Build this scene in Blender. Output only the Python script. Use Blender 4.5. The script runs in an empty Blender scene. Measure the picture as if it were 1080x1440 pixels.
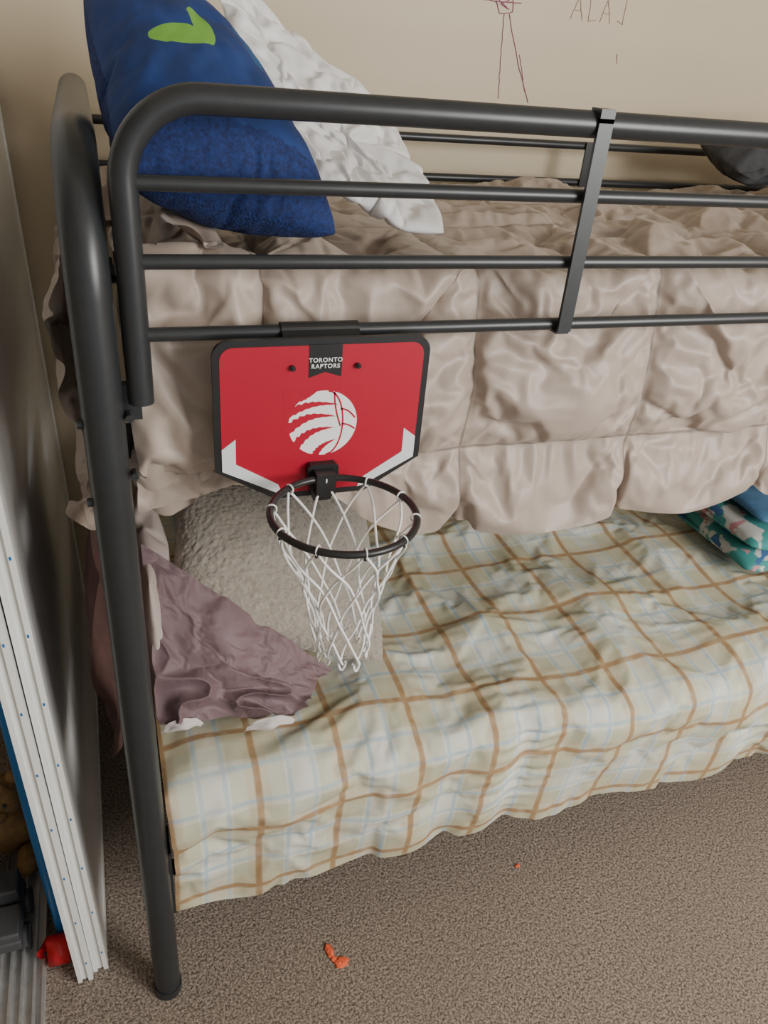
import bpy, bmesh, math, random, time
import numpy as np
from mathutils import Vector, Matrix
random.seed(3); np.random.seed(3); T0=time.time()

# ------------------------------------------------------------------ helpers
def perlin(x, y, seed=0):
    x = np.asarray(x, float); y = np.asarray(y, float)
    xi = np.floor(x); yi = np.floor(y); xf = x-xi; yf = y-yi
    def g(ix, iy, dx, dy):
        h = np.sin(ix*127.1+iy*311.7+seed*74.7)*43758.5453
        a = (h-np.floor(h))*2*np.pi
        return np.cos(a)*dx+np.sin(a)*dy
    u = xf**3*(xf*(xf*6-15)+10); v = yf**3*(yf*(yf*6-15)+10)
    a = g(xi, yi, xf, yf); b = g(xi+1, yi, xf-1, yf)
    c = g(xi, yi+1, xf, yf-1); d = g(xi+1, yi+1, xf-1, yf-1)
    return 1.4*((a*(1-u)+b*u)*(1-v)+(c*(1-u)+d*u)*v)
def ridge(x, y, seed=0, p=2.0):
    return np.clip(1-np.abs(perlin(x, y, seed))*1.8, 0, 1)**p
def sstep(a, b, x):
    t = np.clip((x-a)/(b-a), 0, 1); return t*t*(3-2*t)

class MB:
    def __init__(s): s.v=[]; s.f=[]; s.m=[]; s.uv=[]; s.n=0
    def _add(s, V, F, mat, uv=None):
        V = np.asarray(V, float).reshape(-1,3)
        s.v.append(V); s.uv.append(np.zeros((len(V),2)) if uv is None else np.asarray(uv,float).reshape(-1,2))
        s.f += [tuple(int(i)+s.n for i in f) for f in F]; s.m += [mat]*len(F); s.n += len(V)
    def grid(s, P, mat=0, uv=None, wrap=False, flip=False):
        n, m = P.shape[:2]
        idx = np.arange(n*m).reshape(n, m)
        if wrap: idx = np.hstack([idx, idx[:, :1]])
        a=idx[:-1,:-1].ravel(); b=idx[1:,:-1].ravel(); c=idx[1:,1:].ravel(); d=idx[:-1,1:].ravel()
        F = np.stack([a,b,c,d] if not flip else [a,d,c,b],1)
        s._add(P, F, mat, uv)
    def tube(s, path, r, mat=0, seg=18, cap=True, closed=False):
        P = np.asarray(path, float); N=len(P)
        R = np.full(N, r) if np.isscalar(r) else np.asarray(r, float)
        if closed: T = np.roll(P,-1,0)-np.roll(P,1,0)
        else: T = np.gradient(P, axis=0)
        T /= np.linalg.norm(T,axis=1,keepdims=True)+1e-12
        up = np.array([0,0,1.]) if abs(T[0][2])<.9 else np.array([0,1.,0])
        nrm = np.cross(T[0], up); nrm/=np.linalg.norm(nrm)
        rings=[]; ang=np.linspace(0,2*np.pi,seg,endpoint=False)
        for i in range(N):
            nrm = nrm-T[i]*np.dot(nrm,T[i]); nrm/=np.linalg.norm(nrm)+1e-12
            bn = np.cross(T[i], nrm)
            rings.append(P[i]+R[i]*(np.cos(ang)[:,None]*nrm+np.sin(ang)[:,None]*bn))
        G=np.array(rings)
        if closed: G=np.concatenate([G,G[:1]],0)
        n0=s.n; s.grid(G, mat, wrap=True)
        if cap and not closed:
            s.f.append(tuple(n0+i for i in range(seg))[::-1]); s.m.append(mat)
            s.f.append(tuple(n0+(N-1)*seg+i for i in range(seg))); s.m.append(mat)
    def box(s, lo, hi, mat=0, M=None):
        x0,y0,z0=lo; x1,y1,z1=hi
        V=[(x0,y0,z0),(x1,y0,z0),(x1,y1,z0),(x0,y1,z0),(x0,y0,z1),(x1,y0,z1),(x1,y1,z1),(x0,y1,z1)]
        if M is not None: V=[tuple(M@Vector(v)) for v in V]
        s._add(V,[(0,3,2,1),(4,5,6,7),(0,1,5,4),(1,2,6,5),(2,3,7,6),(3,0,4,7)],mat)
    def prism_xz(s, pts, y0, y1, mat=0):
        n=len(pts)
        V=[(x,y0,z) for x,z in pts]+[(x,y1,z) for x,z in pts]
        F=[tuple(range(n)), tuple(range(2*n-1,n-1,-1))]+[(i,n+i,n+(i+1)%n,(i+1)%n) for i in range(n)]
        s._add(V,F,mat)
    def build(s, name, mats, smooth=True, parent=None, merge=0, bevel=0, solid=0, wn=False):
        me=bpy.data.meshes.new(name)
        V=np.concatenate(s.v); UV=np.concatenate(s.uv)
        me.from_pydata(V.tolist(),[],s.f)
        for m in mats: me.materials.append(m)
        me.polygons.foreach_set('material_index', s.m)
        me.polygons.foreach_set('use_smooth',[smooth]*len(s.f))
        ul=me.uv_layers.new(name='UVMap')
        li=np.zeros(len(me.loops),dtype=np.int32); me.loops.foreach_get('vertex_index',li)
        ul.data.foreach_set('uv', UV[li].ravel())
        me.update()
        ob=bpy.data.objects.new(name,me); bpy.context.scene.collection.objects.link(ob)
        if merge:
            bm=bmesh.new(); bm.from_mesh(me); bmesh.ops.remove_doubles(bm,verts=bm.verts,dist=merge)
            bmesh.ops.recalc_face_normals(bm,faces=bm.faces); bm.to_mesh(me); bm.free()
        if bevel:
            b=ob.modifiers.new('bevel','BEVEL'); b.width=bevel; b.segments=3; b.limit_method='ANGLE'
        if solid:
            b=ob.modifiers.new('thick','SOLIDIFY'); b.thickness=solid; b.offset=-1
        if wn:
            try: me.set_sharp_from_angle(angle=math.radians(35))
            except Exception: pass
        if parent: ob.parent=parent
        return ob

def fillet(pts, rad, n=10):
    out=[Vector(pts[0])]
    for i in range(1,len(pts)-1):
        p=Vector(pts[i]); a=(Vector(pts[i-1])-p); b=(Vector(pts[i+1])-p)
        r=rad[i] if hasattr(rad,'__len__') else rad
        la,lb=a.length,b.length; a.normalize(); b.normalize()
        th=a.angle(b); d=min(r/math.tan(th/2),la*.49,lb*.49); rr=d*math.tan(th/2)
        c=p+(a+b).normalized()*(rr/math.sin(th/2))
        s0=p+a*d-c; s1=p+b*d-c; ang=s0.angle(s1)
        for k in range(n+1):
            t=k/n
            out.append(c+(math.sin((1-t)*ang)*s0+math.sin(t*ang)*s1)/math.sin(ang))
    out.append(Vector(pts[-1]))
    return [tuple(v) for v in out]

# cloth relaxation: all registered sheets are settled together, then frozen to plain meshes
SIM=[]
def sim(ob,goal=None,shr=None,smin=0,smax=0,press=0,grav=0,bend=.1,tens=15,mass=.15,q=5,post=None,sub=1,solid=0):
    s=ob.modifiers.new('c','CLOTH'); st=s.settings
    st.quality=q; st.mass=mass; st.tension_stiffness=tens; st.compression_stiffness=tens; st.shear_stiffness=5; st.bending_stiffness=bend
    st.tension_damping=5; st.compression_damping=5; st.shear_damping=5; st.bending_damping=.5; st.air_damping=3
    def vg(nm,w):
        g=ob.vertex_groups.new(name=nm); w=np.asarray(w,float).ravel(); wq=np.round(w*16)/16
        for val in np.unique(wq):
            if val>0: g.add(np.nonzero(wq==val)[0].tolist(),float(val),'REPLACE')
    if goal is not None: vg('pin',goal); st.vertex_group_mass='pin'; st.pin_stiffness=1
    if shr is not None: vg('shr',shr); st.vertex_group_shrink='shr'
    st.shrink_min=smin; st.shrink_max=smax if shr is not None else smin
    if press: st.use_pressure=True; st.uniform_pressure_force=press
    s.collision_settings.use_collision=False
    st.effector_weights.gravity=grav
    s.point_cache.frame_start=1; s.point_cache.frame_end=60
    SIM.append((ob,post,sub,solid))
def run_sims(frames):
    sc=bpy.context.scene; sc.gravity=(0,0,-9.81); sc.use_gravity=True
    for fr in range(1,frames+1): sc.frame_set(fr)
    dg=bpy.context.evaluated_depsgraph_get(); res=[]
    for ob,post,sub,solid in SIM:
        ev=ob.evaluated_get(dg); me=ev.to_mesh(); co=np.zeros(len(me.vertices)*3); me.vertices.foreach_get('co',co); res.append(co); ev.to_mesh_clear()
    for (ob,post,sub,solid),co in zip(SIM,res):
        ob.modifiers.clear()
        if not np.isfinite(co).all(): print('SIM FAIL',ob.name); co=np.nan_to_num(co)
        c=co.reshape(-1,3)
        if post is not None: c=post(c)
        ob.data.vertices.foreach_set('co',c.ravel()); ob.data.update()
        if solid:
            b=ob.modifiers.new('thick','SOLIDIFY'); b.thickness=solid; b.offset=-1
        if sub:
            s=ob.modifiers.new('sub','SUBSURF'); s.levels=sub; s.render_levels=sub
    sc.frame_set(1); print('sims',time.time()-T0)

# ------------------------------------------------------------------ materials
class NT:
    def __init__(s, name):
        s.mat=bpy.data.materials.new(name); s.mat.use_nodes=True
        s.t=s.mat.node_tree; s.b=s.t.nodes['Principled BSDF']
    def n(s, typ, **kw):
        nd=s.t.nodes.new(typ)
        for k,v in kw.items(): setattr(nd,k,v)
        return nd
    def l(s,a,b): s.t.links.new(a,b)
    def math(s,op,a,b=None,clamp=False):
        nd=s.t.nodes.new('ShaderNodeMath'); nd.operation=op; nd.use_clamp=clamp
        for i,x in enumerate((a,b)):
            if x is None: continue
            if isinstance(x,(int,float)): nd.inputs[i].default_value=x
            else: s.l(x,nd.inputs[i])
        return nd.outputs[0]
    def mix(s,f,a,b):
        nd=s.t.nodes.new('ShaderNodeMix'); nd.data_type='RGBA'
        for i,x in ((0,f),(6,a),(7,b)):
            if isinstance(x,(int,float)): nd.inputs[i].default_value=x
            elif isinstance(x,tuple): nd.inputs[i].default_value=(*x[:3],1)
            else: s.l(x,nd.inputs[i])
        return nd.outputs[2]
    def noise(s,scale,detail=4,coord='Object',rough=.5,vec=None,dist=0):
        nd=s.n('ShaderNodeTexNoise'); nd.inputs['Scale'].default_value=scale; nd.inputs['Detail'].default_value=detail
        nd.inputs['Roughness'].default_value=rough; nd.inputs['Distortion'].default_value=dist
        if vec is None: vec=s.n('ShaderNodeTexCoord').outputs[coord]
        s.l(vec,nd.inputs['Vector']); return nd.outputs['Fac']
    def ramp(s,f,lo,hi):
        nd=s.n('ShaderNodeMapRange'); nd.inputs[1].default_value=lo; nd.inputs[2].default_value=hi; s.l(f,nd.inputs[0]); return nd.outputs[0]
    def stripe(m,c,period,off,w,soft=.0012):
        a=m.math('SUBTRACT',c,off-period/2); a=m.math('DIVIDE',a,period); a=m.math('FRACT',a)
        a=m.math('ABSOLUTE',m.math('SUBTRACT',a,.5)); a=m.math('MULTIPLY',a,period)
        nd=m.n('ShaderNodeMapRange'); nd.inputs[1].default_value=w/2-soft; nd.inputs[2].default_value=w/2+soft
        nd.inputs[3].default_value=1; nd.inputs[4].default_value=0; m.l(a,nd.inputs[0]); return nd.outputs[0]
    def uv(s):
        sx=s.n('ShaderNodeSeparateXYZ'); s.l(s.n('ShaderNodeTexCoord').outputs['UV'],sx.inputs[0]); return sx.outputs[0],sx.outputs[1]
    def col(s,c):
        if isinstance(c,tuple): s.b.inputs['Base Color'].default_value=(*c[:3],1)
        else: s.l(c,s.b.inputs['Base Color'])
    def bump(s,h,strength=.3,dist=.002):
        nd=s.n('ShaderNodeBump'); nd.inputs['Strength'].default_value=strength; nd.inputs['Distance'].default_value=dist
        s.l(h,nd.inputs['Height']); s.l(nd.outputs[0],s.b.inputs['Normal'])
    def set(s,**kw):
        for k,v in kw.items(): s.b.inputs[k.replace('_',' ')].default_value=v
        return s
def simple(name,c,rough=.5,var=.12,scale=20,bump=0,bscale=200,**kw):
    m=NT(name); f=m.noise(scale,3)
    c2=tuple(x*(1-var) for x in c); c1=tuple(min(1,x*(1+var)) for x in c)
    m.col(m.mix(m.ramp(f,.3,.7),c2,c1)); m.set(Roughness=rough,**kw)
    if bump: m.bump(m.noise(bscale,3),bump)
    return m.mat

M_metal=NT('black_powder_coat'); f=M_metal.noise(60,3); M_metal.col(M_metal.mix(f,(.026,.029,.032),(.038,.041,.044)))
M_metal.set(Roughness=.36,Metallic=.25); M_metal.bump(M_metal.noise(900,2),.08,.0004); M_metal=M_metal.mat

def satin(name,seams):
    m=NT(name); f=m.noise(9,4); base=m.mix(m.ramp(f,.3,.7),(.345,.28,.235),(.41,.335,.283))
    h=m.noise(45,3,dist=.8)
    if seams:
        U,V=m.uv()
        st=m.math('MAXIMUM',m.stripe(U,.302,.21,.0034,.0012),m.stripe(V,.295,.13,.0034,.0012))
        base=m.mix(m.math('MULTIPLY',st,.7),base,(.12,.09,.07)); h=m.math('SUBTRACT',h,m.math('MULTIPLY',st,2.0))
    m.col(base); m.set(Roughness=.48); m.b.inputs['Sheen Weight'].default_value=.12; m.bump(h,.12,.004); return m.mat
M_satin=satin('taupe_satin',False); M_quilt=satin('quilted_taupe_satin',True)

m=NT('plaid_cotton'); U,V=m.uv(); stripe=m.stripe
PU,PV=.157,.21; OU,OV=.035,.045
base=m.mix(m.ramp(m.noise(6,3),.3,.7),(.46,.455,.32),(.56,.55,.40))
wide=m.math('MULTIPLY',m.math('ADD',stripe(U,PU,OU+PU/2,.06),stripe(V,PV,OV+PV/2,.085)),.5)
base=m.mix(m.math('MULTIPLY',wide,.85),base,(.70,.70,.64))
tan=m.math('MULTIPLY',m.math('MAXIMUM',stripe(U,PU,OU,.042),stripe(V,PV,OV,.052)),.34)
base=m.mix(tan,base,(.56,.44,.27))
bl=m.math('MAXIMUM',m.math('MAXIMUM',stripe(U,PU,OU+PU/2-.022,.008),stripe(U,PU,OU+PU/2+.022,.008)),
          m.math('MAXIMUM',stripe(V,PV,OV+PV/2-.03,.008),stripe(V,PV,OV+PV/2+.03,.008)))
base=m.mix(m.math('MULTIPLY',bl,m.math('ADD',m.math('MULTIPLY',m.ramp(m.noise(7,2),.35,.65),.45),.33)),base,(.33,.48,.56))
br=m.math('MAXIMUM',stripe(U,PU,OU,.0125,.0020),stripe(V,PV,OV,.0125,.0020))
wear=m.ramp(m.noise(45,4),.25,.55)
base=m.mix(m.math('MULTIPLY',br,m.math('ADD',m.math('MULTIPLY',wear,.30),.52)),base,(.32,.165,.06))
m.col(base); m.set(Roughness=.85)
m.bump(m.math('ADD',m.noise(30,3,dist=.8),m.math('MULTIPLY',m.noise(1200,2),.08)),.12,.004); M_plaid=m.mat

m=NT('carpet'); a=m.noise(190,3,rough=.8); b_=m.noise(80,4,rough=.7); c=m.noise(2.5,3)
cc=m.mix(m.ramp(a,.42,.60),(.085,.062,.046),(.47,.385,.31)); cc=m.mix(m.math('MULTIPLY',m.ramp(b_,.42,.62),.25),cc,(.42,.345,.285))
cc=m.mix(m.math('MULTIPLY',m.ramp(c,.35,.75),.18),cc,(.20,.155,.12))
m.col(cc); m.set(Roughness=.97); m.bump(m.math('ADD',a,b_),.9,.006); M_carpet=m.mat

m=NT('beige_wall_paint'); f=m.noise(1.2,3); m.col(m.mix(f,(.56,.475,.34),(.62,.53,.385))); m.set(Roughness=.5); m.bump(m.noise(140,3),.06,.001); M_wall=m.mat
M_ceil=simple('ceiling_white',(.8,.79,.76),.9)
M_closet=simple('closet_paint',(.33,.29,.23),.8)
M_door=simple('door_white_gloss',(.84,.84,.83),.42,.03,3)
M_edge=simple('door_edge_white',(.80,.80,.77),.35,.04,8)
M_alu=simple('brushed_aluminium',(.70,.70,.70),.35,.1,50,Metallic=.7)
M_bluefur=NT('blue_plush'); f=M_bluefur.noise(160,4,rough=.7); M_bluefur.col(M_bluefur.mix(M_bluefur.ramp(f,.35,.65),(.003,.009,.06),(.007,.03,.15)))
M_bluefur.set(Roughness=.95); M_bluefur.bump(M_bluefur.noise(320,4),.8,.005); M_bluefur=M_bluefur.mat
M_white=simple('white_cotton',(.80,.80,.81),.6,.03,10,bump=.12,bscale=60)
m=NT('grey_sherpa'); f=m.noise(110,5,rough=.65,dist=1.0); m.col(m.mix(m.ramp(f,.25,.75),(.265,.232,.19),(.42,.375,.315))); m.set(Roughness=1)
m.b.inputs['Sheen Weight'].default_value=.5; m.bump(f,.6,.005); M_sherpa=m.mat
M_purple=simple('mauve_sateen',(.165,.107,.115),.62,.10,9,bump=.12,bscale=60)
M_lining=simple('pillowcase_lining',(.62,.565,.54),.7,.05,9)
M_pinkish=simple('pale_pink_cotton',(.50,.42,.39),.7,.05,9)
M_maroon=simple('maroon_wall_shade',(.07,.032,.028),.9,.2,30,bump=.3)  # dark tone painted in for the shaded wall beside the head post
M_red=simple('red_laminate',(.40,.004,.026),.38,.03,12)
M_blk=simple('black_plastic',(.014,.014,.015),.38,.1,30)
M_wht=simple('white_print',(.82,.82,.82),.4,.02,10)
M_pale=simple('silver_print',(.66,.70,.72),.4,.02,10)
M_net=simple('white_cord',(.85,.85,.84),.8,.05,200,bump=.3,bscale=900)
M_dark=simple('dark_grey_fleece',(.045,.047,.052),.9,.2,40,bump=.6,bscale=150)
M_matt=simple('mattress_ticking',(.5,.48,.44),.9)
M_cray=simple('purple_crayon',(.30,.09,.16),.8,.3,90)
M_cray2=simple('pencil',(.42,.30,.26),.8,.2,90)
M_orange=simple('orange_putty',(.80,.13,.05),.8,.2,90,bump=.6)
M_toyblue=simple('blue_plastic',(.01,.15,.42),.3,.08,8)
M_toyred=simple('red_plastic',(.55,.01,.02),.3,.08,8)
M_toybrown=simple('toy_tan_plush',(.26,.15,.06),.9,.2,60,bump=.6)
M_toygrey=simple('toy_dark_grey',(.06,.06,.065),.5,.2,9)
m=NT('printed_fleece'); nn=m.noise(14,3); cc=m.mix(m.ramp(nn,.51,.54),(.05,.27,.26),(.55,.56,.54)); cc=m.mix(m.math('GREATER_THAN',m.noise(24,2),.63),cc,(.50,.24,.26)); cc=m.mix(m.math('GREATER_THAN',m.noise(11,2),.62),cc,(.05,.14,.32)); m.col(cc); m.set(Roughness=.9); M_print=m.mat
M_bluefab=simple('blue_fabric',(.06,.16,.30),.8,.25,22,bump=.4)

# ------------------------------------------------------------------ room
YB=1.10
b=MB(); b.box((-1.0,-3.2,-.06),(3.2,YB,0)); b.build('floor',[M_carpet],smooth=False)
b=MB(); b.box((-1.0,YB,-.06),(3.2,YB+.1,2.5)); b.build('wall_back',[M_wall],smooth=False)
b=MB(); b.box((3.2,-3.2,-.06),(3.3,YB+.1,2.5)); b.build('wall_right',[M_wall],smooth=False)
b=MB(); b.box((-1.1,-3.2,-.06),(-1.0,YB+.1,2.5)); b.build('wall_left',[M_closet],smooth=False)
b=MB(); b.box((-1.1,-3.2,2.5),(3.3,YB+.1,2.56)); b.build('ceiling',[M_ceil],smooth=False)
b=MB(); b.box((-.33,-3.2,2.12),(-.25,YB,2.5)); b.build('wall_closet',[M_wall],smooth=False)
b=MB(); b.box((2.03,YB-.012,.0),(3.2,YB,.09)); b.build('baseboard_back',[M_edge],smooth=False,bevel=.003)
b=MB()
b.box((-.325,-2.6,0),(-.235,YB-.01,.004))
for x in (-.322,-.300,-.278,-.255,-.238): b.box((x-.0025,-2.6,.003),(x+.0025,YB-.01,.018))
b.build('closet_door_track',[M_alu],smooth=False)
def door(name, x0, y0, lean):
    b=MB(); H=2.03; W=YB-.02-y0; T=.024
    M=Matrix.Translation((x0,y0,.004))@Matrix.Rotation(lean,4,'Y')
    b.box((-T,.022,.0),(0,W-.022,H),0,M)
    for yy in (0,W-.022):
        b.box((-T-.002,yy,0),(-T+.006,yy+.022,H),1,M)
        b.box((-.006,yy,0),(.003,yy+.022,H),1,M)
        b.box((-T,yy+.006,0),(0,yy+.022,H),1,M)
    b.box((-T-.002,.02,0),(.002,W-.02,.03),1,M); b.box((-T-.002,.02,H-.03),(.002,W-.02,H),1,M)
    for k in range(14):
        zz=.06+k*.14
        b.box((-.0045,-.0006,zz),(-.0015,.0,zz+.006),2,M)
    return b.build(name,[M_door,M_edge,M_toyblue],smooth=False)
door('sliding_closet_door',-.117,.070,-.0225)
door('sliding_closet_door',-.147,.056,-.0250)

# ------------------------------------------------------------------ bunk bed frame
b=MB(); L=2.03; BW=1.0; R=.025
zt=[1.634,1.551,1.468,1.384]
for X in (0,L):
    b.tube(fillet([(X,0,0.004),(X,0,1.578),(X,BW,1.578),(X,BW,.004)],[0,.15,.15,0],14),R,seg=28)
    for z,r in ((1.33,.016),(1.10,.016),(.42,.016),(.70,.012)):
        b.tube([(X,.0,z),(X,BW,z)],r,seg=16)
    for k in range(1,6):
        b.tube([(X,BW*k/6,1.10),(X,BW*k/6,1.33)],.008,seg=12)
        b.tube([(X,BW*k/6,.42),(X,BW*k/6,.70)],.008,seg=12)
        b.tube([(X,BW*k/6,1.33),(X,BW*k/6,1.56)],.008,seg=12)
    for y in (0,BW):
        b.tube([(X,y,0),(X,y,.02)],R+.0025,seg=28)
for y,s in ((.068,1),(BW-.05,-1)):
    b.box((.02,y-.003,1.19),(L-.02,y+.003,1.24)); b.box((.02,min(y,y+s*.03),1.19),(L-.02,max(y,y+s*.03),1.194))
    b.box((.02,y-.003,.27),(L-.02,y+.003,.31)); b.box((.02,min(y,y+s*.03),.27),(L-.02,max(y,y+s*.03),.274))
for k in range(13):
    x=.1+k*(L-.2)/12
    b.box((x-.012,.066,1.194),(x+.012,BW-.05,1.198)); b.box((x-.012,.066,.274),(x+.012,BW-.05,.278))
b.box((.018,.004,1.275),(.046,.02,1.32)); b.box((.015,.004,.24),(.030,.066,.42))
for z in (1.285,1.205):
    b.tube([(.03,-.016,z),(.03,-.0,z)],.005,seg=10)
for z in (1.275,1.165):
    b.tube([(-.031,.0,z),(-.0,.0,z)],.006,seg=10)
gx0=.046; gx1=L-.046
b.tube(fillet([(gx0,0,1.30),(gx0,0,zt[0]),(gx1,0,zt[0]),(gx1,0,1.30)],[0,.085,.085,0],16),.0155,seg=24)
for z in zt[1:]: b.tube([(gx0,0,z),(gx1,0,z)],.0085,seg=18)
for x in (.61,1.42):
    b.box((x-.010,-.019,zt[3]-.006),(x+.010,-.0135,zt[0]+.008)); b.box((x-.010,-.019,zt[0]+.003),(x+.010,.004,zt[0]+.0185))
    b.box((x-.010,-.015,zt[3]-.010),(x+.010,.004,zt[3]-.007))
for z in (1.512,1.424): b.tube([(.0,BW,z),(L,BW,z)],.0095,seg=18)
for x in (.43,1.235): b.box((x-.010,BW-.016,1.415),(x+.010,BW-.011,1.522))
b.build('bunk_bed',[M_metal],wn=True)
def rbox(name,lo,hi,mat,bev=.03):
    b=MB(); b.box(lo,hi); return b.build(name,[mat],smooth=True,bevel=bev)
rbox('mattress',(.045,.105,1.20),(L-.045,BW-.05,1.375),M_matt)
rbox('mattress',(.045,.085,.28),(L-.045,BW-.05,.505),M_matt)

def profile(pts, rad):
    P=np.array(fillet([(p[0],p[1],0) for p in pts],rad,12))[:,:2]
    d=np.r_[0,np.cumsum(np.linalg.norm(np.diff(P,axis=0),axis=1))]
    S=np.linspace(0,d[-1],1500)
    Y=np.interp(S,d,P[:,0]); Z=np.interp(S,d,P[:,1])
    ty=np.gradient(Y); tz=np.gradient(Z); l=np.hypot(ty,tz)+1e-9
    return S,Y,Z,-tz/l,ty/l
def softmax_(v,lim,k=.004):
    return lim+k*np.logaddexp(0,(v-lim)/k)

# ------------------------------------------------------------------ comforter
S,PY,PZ,NY,NZ=profile([(.030,1.050),(.014,1.110),(.036,1.165),(.026,1.27),(.048,1.37),(.062,1.450),(.97,1.420)],[0,.04,.03,.05,.05,.03,0])
smax=S[-1]
xs=np.r_[np.arange(.032,1.58,.0065),np.arange(1.588,2.0,.012)]; ns=190
hem=np.interp(xs,[0,.05,.12,.2,.3,.42,.5,2.0],[.07,.09,.10,.12,.085,.008,.0,.0])
X=np.repeat(xs[:,None],ns,1); SS=hem[:,None]+(smax-hem[:,None])*np.linspace(0,1,ns)[None,:]
y=np.interp(SS,S,PY); z=np.interp(SS,S,PZ); ny=np.interp(SS,S,NY); nz=np.interp(SS,S,NZ)
wx=X+.006*perlin(X*4,SS*4,11); ws=SS+.006*perlin(X*4,SS*4,12)
dx=np.abs(((wx-.21)/.302+.5)%1-.5)*.302; ds=np.abs(((ws-.13)/.295+.5)%1-.5)*.295
d=np.minimum(dx,ds)
top=sstep(.36,.44,SS)
disp=.026*(1-np.exp(-d/.020))-.014+.002*perlin(X*30,SS*30,2)+.003*perlin(X*9,SS*9,3)
disp+=top*(.010*(1-np.exp(-d/.03)))
y0=y+ny*disp; z0=z+nz*disp
z0+=top*(.085*np.exp(-((X-.03)/.08)**2)*np.exp(-((y-.08)/.16)**2)+.025*np.exp(-((X-.15)/.10)**2)*np.exp(-((y-.05)/.10)**2)+.008*perlin(X*6,SS*6,8))
z0+=top*.012*np.exp(-((X-.80)/.15)**2)*np.exp(-((y-.35)/.2)**2)
left=np.exp(-((X-.03)/.22)**2)
goal=np.where((d<.0042)&((X>.27)|(SS<.2)|(SS>.6)),1.0,0.0); goal[:,-1]=1
goal=np.where((X<.27)&(perlin(X*14,SS*14,17)>.62),1.0,goal)
goal=np.where((SS>.45)&(perlin(X*11,SS*11,27)+.4*perlin(X*25,SS*25,28)>.66),1.0,goal)
skirt=1-sstep(.11,.135,SS)
shr=np.maximum(skirt,left*.7)
b=MB(); b.grid(np.stack([X,y0,z0],2),0,uv=np.stack([wx,ws],2))
comf=b.build('comforter',[M_quilt])
def post_c(c):
    y,z=c[:,1].copy(),c[:,2].copy()
    xb=1-sstep(.415,.44,c[:,0]); lo=-.045+.018*xb
    a=sstep(1.340,1.366,z); lim=.012*a+lo*(1-a)
    c[:,1]=softmax_(y,lim,.002); c[:,1]=np.minimum(c[:,1],.978); c[:,0]=np.maximum(c[:,0],.030)
    w=sstep(.28,.36,c[:,0])*(1-sstep(.54,.66,c[:,0]))*sstep(.08,.12,y)*(1-sstep(.55,.7,y))
    w2=w*sstep(1.42,1.43,z)
    c[:,2]=z*(1-w2)+w2*(1.430+.25*(z-1.430))
    tp=(y>.12); c[:,2]=np.where(tp,softmax_(c[:,2],1.383,.004),c[:,2])
    return c
sim(comf,goal,shr,-.11,-.22,press=.34,grav=.18,bend=.03,post=post_c,solid=0)
u=np.linspace(0,1,70); v=np.linspace(0,1,60); UU,VV=np.meshgrid(u,v,indexing='ij')
path=np.array([(.16,1.47),(.09,1.50),(.05,1.48),(.040,1.40),(.048,1.28),(.055,1.17),(.06,1.10)])
q=np.linspace(0,1,len(path)); px=np.interp(VV,q,path[:,0]); pz=np.interp(VV,q,path[:,1]); py=.06+UU*.62
b=MB(); b.grid(np.stack([px+.004*perlin(UU*9,VV*9,3),py,pz+.01*perlin(UU*6,VV*6,4)],2),0,flip=True)
o=b.build('end_drape',[M_satin],parent=comf)
def post_d(c): c[:,0]=softmax_(c[:,0],.031,.003); return c
g=np.where(perlin(UU*9,VV*9,18)>.5,1.,0.); g[:,0]=1
sim(o,g,None,-.12,0,bend=.05,post=post_d)

b=MB()
u=np.linspace(0,1,40); v=np.linspace(0,1,40); UU,VV=np.meshgrid(u,v,indexing='ij')
xx=.034+UU*.095+.02*VV*UU; zz=1.235-VV*(.055+.06*np.sin(UU*3.0+.4)); yy=.034+.008*np.sin(UU*11+VV*3)+.02*UU
b.grid(np.stack([xx,yy,zz],2),0)
sheet=b.build('bed_sheet',[M_satin])
g=np.zeros_like(UU); g[:,0]=1; sim(sheet,g,None,-.12,0,grav=.01,bend=.05)
b=MB(); u=np.linspace(0,1,60); v=np.linspace(0,1,60); UU,VV=np.meshgrid(u,v,indexing='ij')
xx=-.034-.020*np.sin(np.pi*np.clip(VV*2.4,0,1))*(1-.5*UU); zz=1.425-VV*(.36+.03*np.sin(UU*6)); yy=.10+UU*.42
b.grid(np.stack([xx+.003*perlin(UU*8,VV*8,5),yy,zz],2),0,flip=True)
o=b.build('tucked_corner',[M_satin],parent=sheet)
g=np.where(perlin(UU*6,VV*6,19)>.55,1.,0.); g[:,0]=1
def post_t(c): c[:,0]=np.clip(c[:,0],-.085,-.030); return c
sim(o,g,None,-.15,0,bend=.05,grav=.01,post=post_t)

# ------------------------------------------------------------------ plaid blanket
S,PY,PZ,NY,NZ=profile([(.042,.200),(.024,.30),(.010,.45),(.008,.578),(.30,.588),(.96,.578)],[0,.1,.1,.075,.2,0])
smax=S[-1]; xs=np.r_[np.arange(.033,1.62,.0070),np.arange(1.632,1.995,.013)]; ns=172
hem=.012+.016*perlin(xs*3.3,xs*0,71)+.006*perlin(xs*9,xs*0,73)+.018*np.exp(-((xs-.76)/.06)**2)
X=np.repeat(xs[:,None],ns,1); SS=hem[:,None]+(smax-hem[:,None])*np.linspace(0,1,ns)[None,:]
y=np.interp(SS,S,PY); z=np.interp(SS,S,PZ); ny=np.interp(SS,S,NY); nz=np.interp(SS,S,NZ)
side=1-sstep(.34,.46,SS)
disp=.008*perlin(X*4.5,SS*4.5,82)+.0015*perlin(X*28,SS*28,83)+.003*perlin(X*10,SS*10,84)
disp+=side*.008*np.sin(X*2*np.pi/.21+2.5*perlin(X*3,SS*2,87))*(1-sstep(.0,.45,SS)*.6)
lx=X-.735-.015*np.sin(SS*9)
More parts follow.
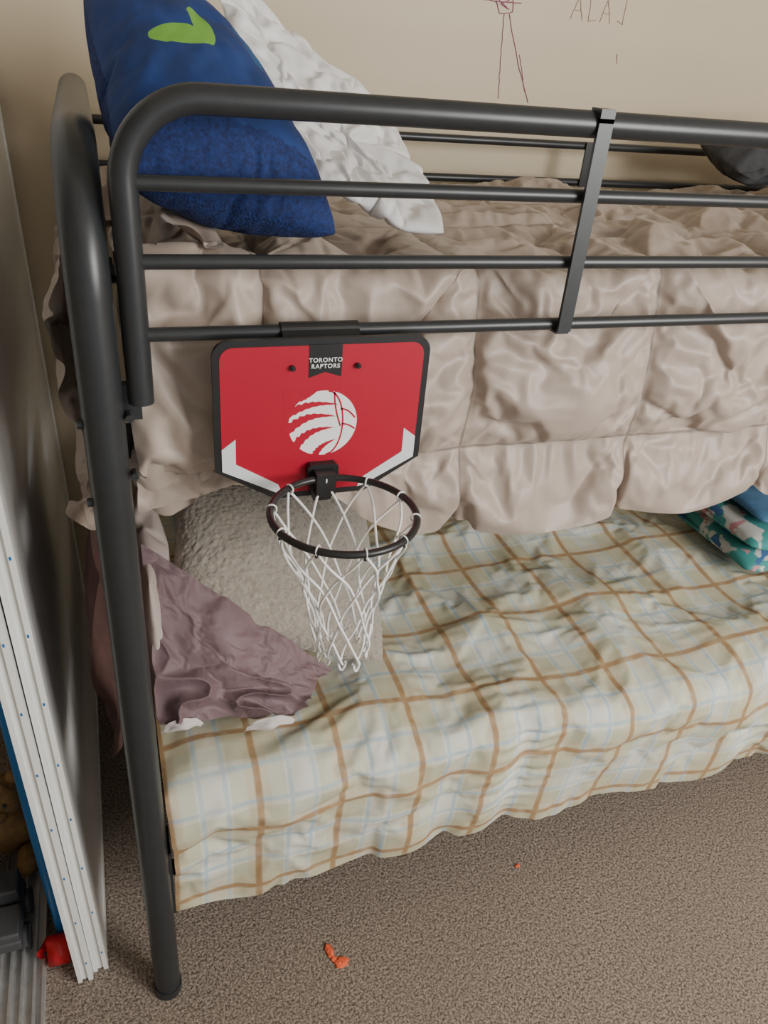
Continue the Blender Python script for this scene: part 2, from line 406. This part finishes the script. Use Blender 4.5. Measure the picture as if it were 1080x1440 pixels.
gl=np.exp(-(lx/.03)**2)*np.exp(-((SS-.28)/.20)**2); disp-=gl*.016
disp+=.005*np.exp(-(lx/.06)**2)*np.exp(-((SS-.28)/.20)**2)*np.sin(SS*2*np.pi/.034+2*perlin(X*10,SS*10,3))
z0=z+nz*disp+(1-side)*.02*np.exp(-((X-.12)/.2)**2)*np.exp(-((y-.12)/.15)**2)
b=MB(); b.grid(np.stack([X,y+ny*disp,z0],2),0,uv=np.stack([X,SS],2))
pl=b.build('plaid_blanket',[M_plaid])
nn=perlin(X*5.2,SS*5.2,95)+.45*perlin(X*11,SS*11,96)
goal=np.where(nn>.55-.12*side,1.0,0.0); goal[:,-1]=1
goal=np.where((np.abs(lx)<.0045)&(SS>.1)&(SS<.47),1.,goal)
shrp=np.clip(np.exp(-(lx/.12)**2)*np.exp(-((SS-.28)/.25)**2)+.5*side,0,1)
def post_p(c):
    c[:,1]=softmax_(c[:,1],-.034,.004); top=(c[:,1]>.10); c[:,2]=np.where(top,softmax_(c[:,2],.553,.005),c[:,2]); c[:,1]=np.minimum(c[:,1],.97); c[:,0]=np.maximum(c[:,0],.029)
    return c
sim(pl,goal,shrp,-.024,-.085,press=.04,grav=.05,bend=.28,post=post_p,solid=0)

# ------------------------------------------------------------------ pillows (two sewn panels inflated)
def pillow(name,c,T,mats,n=40,conc=.0,press=2.,grow=.0,bend=.3,sub=2,ext=1.04,pw=.6,seed=1,q=5,nz=1.,do_sim=True):
    c=[np.array(p,float) for p in c]; ctr=sum(c)/4; c=[ctr+(p-ctr)*ext for p in c]
    u=np.linspace(-1,1,n); 
    if not do_sim: u=np.sin(u*np.pi/2)
    UU,VV=np.meshgrid(u,u,indexing='ij')
    a=UU*(1-conc*(1-VV**2)*np.abs(UU)**3); bb=VV*(1-conc*(1-UU**2)*np.abs(VV)**3)
    k=1-.05*(UU**2*VV**2)**2; a=(a*k+1)/2; bb=(bb*k+1)/2
    base=((1-a)*(1-bb))[...,None]*c[0]+(a*(1-bb))[...,None]*c[1]+(a*bb)[...,None]*c[2]+((1-a)*bb)[...,None]*c[3]
    nrm=np.cross(c[2]-c[0],c[3]-c[1]); nrm/=np.linalg.norm(nrm)
    h=T*np.clip((1-UU**2)*(1-VV**2),0,1)**pw
    b=MB()
    for sgn,mi in ((1,0),(-1,1)):
        hh=h*(1+nz*(.10*perlin(UU*2.2+sgn*3,VV*2.2,seed)+.04*perlin(UU*6,VV*6,seed+1)))
        b.grid(base+(sgn*hh)[...,None]*nrm,mi,uv=np.stack([UU,VV],2),flip=(sgn<0))
    o=b.build(name,mats,merge=.0003)
    if do_sim: sim(o,None,None,-grow,0,press=press,bend=bend,sub=sub,mass=.1,q=q)
    else:
        s=o.modifiers.new('sub','SUBSURF'); s.levels=sub; s.render_levels=sub
    return o
m=NT('blue_print_with_green'); s20,s21=m.uv()
wob=m.math('MULTIPLY',m.math('SUBTRACT',m.noise(5,2,'UV'),.5),.8)
def ell(cu,cv,ru,rv):
    a=m.math('POWER',m.math('ABSOLUTE',m.math('DIVIDE',m.math('SUBTRACT',s20,cu),ru)),2)
    c=m.math('POWER',m.math('ABSOLUTE',m.math('DIVIDE',m.math('SUBTRACT',s21,cv),rv)),2)
    return m.math('LESS_THAN',m.math('ADD',m.math('ADD',a,c),wob),1)
f=m.noise(14,3); bc=m.mix(m.ramp(f,.3,.7),(.007,.024,.10),(.010,.042,.19))
g=m.math('MAXIMUM',ell(-.34,-.04,.30,.10),ell(-.12,.08,.10,.20)); bc=m.mix(g,bc,(.15,.36,.05))
g=ell(.45,.10,.10,.22); bc=m.mix(m.math('MULTIPLY',g,.6),bc,(.01,.10,.22))
furm=m.math('LESS_THAN',m.math('ADD',s21,m.math('MULTIPLY',m.noise(9,3,'UV'),.12)),-.60)
fn=m.noise(170,4,rough=.7); bc=m.mix(furm,bc,m.mix(m.ramp(fn,.35,.65),(.003,.009,.06),(.007,.03,.15)))
m.col(bc); m.set(Roughness=.85); m.bump(m.math('ADD',m.noise(60,4),m.math('MULTIPLY',m.math('MULTIPLY',fn,furm),3.0)),.2,.004)
pillow('throw_cushion',[(.048,.050,1.552),(.302,.062,1.490),(.185,.40,1.690),(.030,.285,1.725)],.080,[m.mat,M_bluefur],press=3,grow=.05,pw=.5,n=48,bend=.15)
pillow('bed_pillow',[(.23,.22,1.555),(.492,.135,1.452),(.555,.53,1.585),(.225,.56,1.775)],.060,[M_white,M_white],press=1.8,grow=.06,seed=5,bend=.06,n=50,pw=.5)
shp=pillow('sherpa_cushion',[(.060,.205,.800),(.468,.135,.655),(.555,.590,.750),(.115,.45,.935)],.085,[M_sherpa,M_sherpa],n=64,seed=9,pw=.45,nz=.6,do_sim=False,ext=1.0,conc=.05)
pillow('bed_pillow',[(.046,.12,.62),(.060,.50,.60),(.046,.52,.93),(.040,.16,.91)],.016,[M_pinkish,M_pinkish],n=30,press=1,grow=.02,seed=10,ext=1.0)
pillow('fleece_cushion',[(1.45,.66,1.50),(1.93,.62,1.50),(1.93,.90,1.56),(1.47,.90,1.56)],.05,[M_dark,M_dark],n=36,press=2,grow=.10,seed=11,bend=.05)

# mauve pillowcase
u=np.linspace(0,1,90); UU,VV=np.meshgrid(u,u,indexing='ij')
c00=np.array((.034,.235,.940)); c10=np.array((.360,.150,.662)); c11=np.array((.268,.078,.636)); c01=np.array((.034,.080,.668))
P=((1-UU)*(1-VV))[...,None]*c00+(UU*(1-VV))[...,None]*c10+(UU*VV)[...,None]*c11+((1-UU)*VV)[...,None]*c01
nr=np.array((.25,-.75,.6)); nr/=np.linalg.norm(nr)
w=.014*np.sin(np.pi*UU)*np.sin(np.pi*VV*.9+.2)+.030*(ridge(UU*2.6+VV*2.8,VV*3.4-UU*1.8,101,2)-.3)*sstep(.3,.9,VV)+.006*perlin(UU*4,VV*4,7)
b=MB(); b.grid(P+w[...,None]*nr,0)
mv=b.build('pillowcase',[M_purple])
g=np.where((perlin(UU*6,VV*6,33)>.62),1.,0.); g[0,0]=1;g[-1,0]=1;g[0,-1]=1;g[-1,-1]=1; g[:,0]=np.maximum(g[:,0],np.where(np.sin(u*40)>.6,1,0))
g[:,-1]=np.maximum(g[:,-1],np.where(np.sin(u*23)>.8,1,0))
def post_m(c): c[:,0]=np.maximum(c[:,0],.030); return c
sim(mv,g,sstep(.25,.80,VV),-.045,-.30,bend=.06,grav=.0,press=.1,post=post_m,solid=0)
for i,(x0,x1,yy,z0) in enumerate(((.034,.100,.078,.650),(.175,.262,.066,.628))):
    b=MB(); u1=np.linspace(0,1,50); A_,B_=np.meshgrid(u1,u1,indexing='ij')
    Q=np.stack([x0+(x1-x0)*A_+.006*B_, yy-.016*np.sin(B_*np.pi*.9)*np.sin(A_*np.pi*.9+.2)+.004*perlin(A_*3,B_*3,i), z0+.030*B_*np.sin(np.pi*np.clip(A_*.9+.08,0,1))**.6+.004*perlin(A_*4,B_*2,i+5)],2)
    b.grid(Q,0); b.build('lining_%d'%(i+1),[M_lining],parent=mv)
b=MB(); u=np.linspace(0,1,40); UU,VV=np.meshgrid(u,u,indexing='ij')
b.grid(np.stack([-.034-.006*np.sin(UU*9+VV),.06+UU*.5,1.02-VV*(.36+.05*np.sin(UU*5))],2),0,flip=True)
def post_w(c): c[:,0]=np.clip(c[:,0],-.062,-.030); return c
o=b.build('maroon_shade_sheet',[M_maroon]); g=np.zeros_like(UU); g[:,0]=1; sim(o,g,None,-.08,0,bend=.1,grav=.01,post=post_w)  # added dark sheet, stands in for shaded wall between door and post

run_sims(20)
shp_t=bpy.data.textures.new('curl','CLOUDS'); shp_t.noise_scale=.009; shp_t.noise_depth=1
dm=shp.modifiers.new('curl','DISPLACE'); dm.texture=shp_t; dm.strength=.0045; dm.mid_level=.5

# folded blankets at right on lower bunk
def folded(name,x0,x1,y0,y1,z0,layers,t,mat,seed):
    b=MB()
    for k in range(layers):
        n=48; a=np.linspace(0,2*np.pi,n,endpoint=False)
        xs=np.linspace(x0+.01*k,x1,60); G=[]
        for i,x in enumerate(xs):
            e=min(1,math.sqrt(max(0,1-(1-min(1,(i)/7))**2))+.02)
            cy=(y0+y1)/2; hw=(y1-y0)/2*(.96+.04*e)-.008*k; hz=t/2*e
            yy=cy+hw*np.sign(np.cos(a))*np.abs(np.cos(a))**.5
            zz=z0+t*(k+.5)+hz*np.sign(np.sin(a))*np.abs(np.sin(a))**.7
            nn=.008*perlin(np.full(n,x*7),np.cos(a)*2+k*3+seed,seed)
            G.append(np.stack([np.full(n,x)+.01*np.sin(a*2),yy+nn,zz+nn*.4],1))
        b.grid(np.array(G),0,wrap=True)
        b.f.append(tuple(b.n-60*n+i for i in range(n))); b.m.append(0)
    return b.build(name,[mat])
folded('folded_blanket',1.505,1.92,.29,.62,.595,2,.055,M_print,3)
folded('folded_towel',1.56,1.90,.34,.66,.710,1,.036,M_bluefab,8)

# ------------------------------------------------------------------ mini basketball hoop
hoop=bpy.data.objects.new('mini_basketball_hoop',None); bpy.context.scene.collection.objects.link(hoop)
CX=.2665; YF=-.036
def outline(inset=0):
    hw=.139-inset; zt_=1.386-inset; zs=1.213+inset*.5; zb=1.166+inset; xb=.062-inset*.4; r=.022-inset*.6
    pts=[(CX+xb,zb),(CX+hw,zs)]
    for k in range(9):
        a=math.radians(90*k/8); pts.append((CX+hw-r+r*math.cos(a),zt_-r+r*math.sin(a)))
    for k in range(9):
        a=math.radians(90+90*k/8); pts.append((CX-hw+r+r*math.cos(a),zt_-r+r*math.sin(a)))
    return pts+[(CX-hw,zs),(CX-xb,zb)]
b=MB()
b.prism_xz(outline(0),YF,YF+.007,0)
b.prism_xz(outline(.0085),YF-.0006,YF,1)
for sg in (-1,1):
    pl_=[(-.1305,1.2445),(-.1305,1.2135),(-.0595,1.1755),(-.052,1.1745),(-.058,1.188),(-.113,1.2225),(-.113,1.258)]
    pl_=[(CX+x*(1 if sg<0 else -1),z) for x,z in pl_]
    if sg>0: pl_=pl_[::-1]
    b.prism_xz(pl_,YF-.0012,YF-.0006,2)
b.prism_xz([(CX-.021,1.3785),(CX-.021,1.336),(CX,1.343),(CX+.021,1.336),(CX+.021,1.3785)],YF-.0012,YF-.0006,0)
for sx_ in (-.042,.042):
    b.tube([(CX+sx_,YF,1.350),(CX+sx_,YF-.005,1.350)],.0036,0,seg=16)
    b.tube([(CX+sx_,YF-.005,1.350),(CX+sx_,YF-.007,1.350)],.002,0,seg=10)
LZ=1.2725; LR=.0455
def disc(cx,cz,r,y0,y1,mat,n=64): b.prism_xz([(cx+r*math.cos(2*math.pi*k/n),cz+r*math.sin(2*math.pi*k/n)) for k in range(n)],y0,y1,mat)
disc(CX,LZ,LR,YF-.00075,YF-.0006,3)
def slash(p0,p1,bow,w0,seed,yl=.00085):
    p0=Vector(p0); p1=Vector(p1); d=p1-p0; nn=Vector((-d.y,d.x)).normalized(); up=[];dn=[]
    for k in range(25):
        t=k/24; c=p0+d*t+nn*bow*math.sin(math.pi*t)
        w=w0*(1-t)**.8*.5+.0002; j=.14*w0*math.sin(k*2.1+seed)*(1-t)
        up.append((CX+(c+nn*(w+j)).x*LR,LZ+(c+nn*(w+j)).y*LR)); dn.append((CX+(c-nn*(w-j*.6)).x*LR,LZ+(c-nn*(w-j*.6)).y*LR))
    V=[(x,YF-yl,z) for x,z in up]+[(x,YF-yl,z) for x,z in dn]
    b._add(V,[(i,25+i,26+i,i+1) for i in range(24)],1)
slash((-1.14,.30),(.44,.56),.16,.30,0)
slash((-1.16,-.26),(.38,.20),.24,.36,1)
slash((-.90,-.84),(.34,-.14),.24,.36,2)
slash((-.28,-1.14),(.40,-.52),.12,.26,3)
slash((-1.15,.88),(-.20,1.0),-.10,.46,4)
def line(pts,w):
    P=[Vector(p) for p in pts]; V=[];n=len(P)
    for i,p in enumerate(P):
        d=(P[min(i+1,n-1)]-P[max(i-1,0)]).normalized(); q=Vector((-d.y,d.x))*w/2
        for s_ in (1,-1): V.append((CX+(p+q*s_).x*LR,YF-.0009,LZ+(p+q*s_).y*LR))
    b._add(V,[(2*i,2*i+1,2*i+3,2*i+2) for i in range(n-1)],1)
line([(.12+.46*math.sin(t),.98*math.cos(t)) for t in np.linspace(.0,math.pi,24)],.05)
line([(.30+.28*(1-math.cos(t)),.95-.95*t/1.2) for t in np.linspace(0,1.35,20)],.05)
line([(.50+.44*t,.42-.30*t*t) for t in np.linspace(0,1,12)],.05)
line([(.55+.40*t,-.05-.18*t*t) for t in np.linspace(0,1,12)],.05)
b.prism_xz([(CX-.021,1.214),(CX-.021,1.196),(CX-.012,1.164),(CX+.012,1.164),(CX+.021,1.196),(CX+.021,1.214),(CX+.017,1.218),(CX-.017,1.218)],YF-.012,YF-.0005,0)
b.box((CX-.013,YF-.030,1.180),(CX+.013,YF-.010,1.212),0)
for hx0,hx1 in ((CX-.050,CX+.050),):
    A=[(-.0345,1.372)]+[(-.011*math.sin(t)-.0,1.384+.0115*math.cos(t)) for t in np.linspace(1.2,-2.2,12)]
    Bq=[(yy_*.84+ (-.004 if i==0 else 0),1.384+(zz_-1.384)*.84) for i,(yy_,zz_) in enumerate(A)]
    n=len(A); V=[(hx0,p[0],p[1]) for p in A]+[(hx1,p[0],p[1]) for p in A]+[(hx0,p[0],p[1]) for p in Bq]+[(hx1,p[0],p[1]) for p in Bq]
    F=[(i,i+1,n+i+1,n+i) for i in range(n-1)]+[(2*n+i,3*n+i,3*n+i+1,2*n+i+1) for i in range(n-1)]+[(i,2*n+i,2*n+i+1,i+1) for i in range(n-1)]+[(n+i,n+i+1,3*n+i+1,3*n+i) for i in range(n-1)]
    b._add(V,F,0)
b.build('backboard',[M_blk,M_red,M_pale,M_wht],smooth=False,parent=hoop)
b=MB(); CY=-.148; RZ=1.203; RR=.090
b.tube([(CX+RR*math.cos(a),CY+RR*math.sin(a),RZ) for a in np.linspace(0,2*np.pi,80,endpoint=False)],.0046,closed=True,seg=14)
N=10
for k in range(N):
    a=2*np.pi*(k+.5)/N
    b.tube([(CX+(RR)*math.cos(a),CY+RR*math.sin(a),RZ-.003),(CX+RR*math.cos(a),CY+RR*math.sin(a),RZ-.009)],.0022,seg=8)
b.build('rim',[M_blk],parent=hoop)
b=MB()
def rad(f): return np.interp(f,[0,.1,.3,.55,.8,1.0],[.0885,.082,.064,.048,.038,.034])
C=2*np.pi/N*2.5
for k in range(N):
    for sg in (-1,1):
        f=np.linspace(0,1,46)
        a=2*np.pi*(k+.5)/N+sg*C*f+.07*np.sin(f*9+k)*f
        r=rad(f)+.0022*np.sin(f*np.pi*5+k)+ sg*.0012
        b.tube(np.stack([CX+r*np.cos(a)+.010*f*f,CY+r*np.sin(a),RZ-.004-f*.212+.006*np.sin(k*2.3)*f],1),.0018,seg=8)
    a0=2*np.pi*(k+.5)/N
    t=np.linspace(0,2*np.pi,14,endpoint=False)
    b.tube(np.stack([CX+(RR-.002+.0058*np.cos(t))*np.cos(a0),CY+(RR-.002+.0058*np.cos(t))*np.sin(a0),RZ+.0058*np.sin(t)],1),.0012,closed=True,seg=6)
    aa=a0+C; g=np.linspace(-1,1,12)
    b.tube(np.stack([CX+.010+.034*np.cos(aa+g*.16),CY+.034*np.sin(aa+g*.16),RZ-.214-.014*(1-g**2)+.006*np.sin(k*2.3)],1),.0018,seg=8)
b.build('net',[M_net],parent=hoop)
def text(body,size,loc,mat,name,parent):
    cu=bpy.data.curves.new(name,'FONT'); cu.body=body; cu.size=size; cu.align_x='CENTER'; cu.align_y='CENTER'; cu.extrude=.0001; cu.space_character=1.15; cu.offset=size*.015
    ob=bpy.data.objects.new(name,cu); ob.location=loc; ob.rotation_euler=(math.pi/2,0,0); bpy.context.scene.collection.objects.link(ob)
    cu.materials.append(mat); ob.parent=parent; return ob
text('TORONTO',.0078,(CX,YF-.0016,1.3585),M_wht,'lettering_top',hoop)
text('RAPTORS',.0078,(CX,YF-.0016,1.3505),M_wht,'lettering_bottom',hoop)

# ------------------------------------------------------------------ crayon drawing on wall
b=MB(); yw=YB-.001
def scrib(pts,r=.0011,mat=0,j=.002):
    P=[]
    for i in range(len(pts)-1):
        for k in range(8):
            t=k/8; P.append((pts[i][0]*(1-t)+pts[i+1][0]*t+random.uniform(-j,j)*.5,yw,pts[i][1]*(1-t)+pts[i+1][1]*t+random.uniform(-j,j)*.5))
    P.append((pts[-1][0],yw,pts[-1][1])); b.tube(P,r,mat,seg=5)
scrib([(.975,1.83),(1.015,1.83),(1.02,1.785),(.985,1.78),(.97,1.81),(.985,1.832)])
scrib([(.90,1.808),(.97,1.803),(1.04,1.806)]); scrib([(.975,1.81),(1.01,1.79),(.985,1.80),(1.012,1.812)])
scrib([(.998,1.78),(1.004,1.70),(1.013,1.60)],.0009); scrib([(1.012,1.78),(1.05,1.69),(1.10,1.595)])
scrib([(1.055,1.70),(1.085,1.62)],.0008)
for x0,sh in ((1.18,[(0,0),(.018,.05),(.034,0)]),(1.18,[(.006,.02),(.028,.02)]),(1.23,[(0,.05),(.003,0),(.025,.004)]),(1.265,[(0,0),(.014,.05),(.03,.0)]),(1.265,[(.006,.02),(.026,.02)]),(1.315,[(.018,.055),(.018,.0),(0,.008)])):
    scrib([(x0+a,1.785+c) for a,c in sh],.0009,1)
scrib([(1.335,1.72),(1.34,1.70)],.0008)
b.build('wall_drawing',[M_cray,M_cray2])

def blob(b,c,r,sq,seed,mat=0,am=.5):
    u=np.linspace(0,np.pi,16); v=np.linspace(0,2*np.pi,24,endpoint=False); A_,B_=np.meshgrid(u,v,indexing='ij')
    k=1+am*perlin(A_*1.7+seed,np.cos(B_)*1.5+np.sin(B_)*2.2,seed)
    b.grid(np.stack([c[0]+r*sq[0]*k*np.sin(A_)*np.cos(B_),c[1]+r*sq[1]*k*np.sin(A_)*np.sin(B_),c[2]+r*sq[2]*k*np.cos(A_)],2),mat,wrap=True)
b=MB()
blob(b,(.338,-.020,.003),.011,(.7,1.5,.25),2); blob(b,(.357,-.052,.003),.012,(1.2,.9,.25),5); blob(b,(.343,-.040,.002),.007,(1,1,.3),7)
blob(b,(.835,.052,.003),.006,(1.1,.7,.4),9)
b.build('modelling_putty',[M_orange])

# ------------------------------------------------------------------ closet toys
b=MB()
u=np.linspace(0,1,60); v=np.linspace(-1,1,24); UU,VV=np.meshgrid(u,v,indexing='ij')
zc=.02+UU*.75; yc_=.16+.05*UU+.048*UU**2
P=np.stack([-.200-.035*UU-.02*(1-VV**2), yc_+(VV+1)*.13*np.clip(np.sin(np.pi*(UU*.9+.08))**.5,0,1), zc],2)
b.grid(P,0); b.tube(P[:,0],.008,0,seg=12); b.tube(P[:,-1],.008,0,seg=12)
b.build('toy_sled',[M_toyblue],solid=.004)
b=MB(); b.tube([(-.228,.120,.032),(-.228,.122,.032),(-.188,.122,.032),(-.186,.122,.032)],[.022,.030,.030,.022],0,seg=32)
b.tube([(-.235,.122,.032),(-.180,.122,.032)],.008,1,seg=14)
b.build('toy_wheel',[M_toyred,M_toygrey])
b=MB(); ox=-.318; oy=.425; oz=.02; am=.15
blob(b,(ox,oy,oz+.075),.070,(1,.9,1.05),3,0,am); blob(b,(ox,oy-.02,oz+.185),.052,(1.1,.95,.95),4,0,am); blob(b,(ox-.042,oy-.015,oz+.232),.018,(1,.7,1),5,0,am); blob(b,(ox+.042,oy-.015,oz+.232),.018,(1,.7,1),6,0,am)
blob(b,(ox,oy-.068,oz+.172),.020,(1.1,.8,.8),7,0,am); blob(b,(ox,oy-.086,oz+.178),.006,(1.2,.8,.8),7,1,am)
for sx_ in (-1,1):
    blob(b,(ox+sx_*.020,oy-.066,oz+.200),.005,(1,1,1),7,1,.05)
    blob(b,(ox+sx_*.045,oy-.075,oz+.025),.025,(.95,1.7,1),8,0,am); blob(b,(ox+sx_*.066,oy-.03,oz+.105),.020,(.9,1.2,1.9),8,0,am)
b.build('teddy_bear',[M_toybrown,M_toygrey])
b=MB(); tx=-.318; ty=.13; tz=.019
b.box((tx-.050,ty,tz+.030),(tx+.045,ty+.15,tz+.058)); b.box((tx-.045,ty+.085,tz+.055),(tx+.040,ty+.145,tz+.105)); b.box((tx-.048,ty+.004,tz+.056),(tx+.043,ty+.078,tz+.078))
for yy in (ty+.035,ty+.115):
    for xx in (tx-.058,tx+.040): b.tube([(xx,yy,tz+.024),(xx+.016,yy,tz+.024)],.024,0,seg=24)
b.build('toy_truck',[M_toygrey],bevel=.005,wn=True)

# ------------------------------------------------------------------ lights
w=bpy.data.worlds.new('world'); bpy.context.scene.world=w; w.use_nodes=True
bg=w.node_tree.nodes['Background']; bg.inputs[0].default_value=(.95,.96,1,1); bg.inputs[1].default_value=.60
def area(name,loc,target,sx,sy,e,col):
    l=bpy.data.lights.new(name,'AREA'); l.shape='RECTANGLE'; l.size=sx; l.size_y=sy; l.energy=e; l.color=col
    o=bpy.data.objects.new(name,l); o.location=loc; o.rotation_euler=(Vector(target)-Vector(loc)).to_track_quat('-Z','Y').to_euler(); bpy.context.scene.collection.objects.link(o)
area('window_light',(2.1,-2.3,2.0),(.7,.2,.9),1.2,1.3,118,(1,.975,.93))

# ------------------------------------------------------------------ camera (solved from vanishing points)
f=1097.0
xc=Vector((3300,350,-f)).normalized(); yc=Vector((-440,703,-f)); yc=(yc-xc*yc.dot(xc)).normalized(); zc=xc.cross(yc)
cam=bpy.data.cameras.new('camera'); co=bpy.data.objects.new('camera',cam); bpy.context.scene.collection.objects.link(co)
co.matrix_world=Matrix.Translation((.013,-.925,1.70))@Matrix((xc,yc,zc)).to_4x4()
cam.sensor_fit='VERTICAL'; cam.sensor_height=24; cam.lens=f/1440*24; cam.clip_start=.02
bpy.context.scene.camera=co
print('total',time.time()-T0)
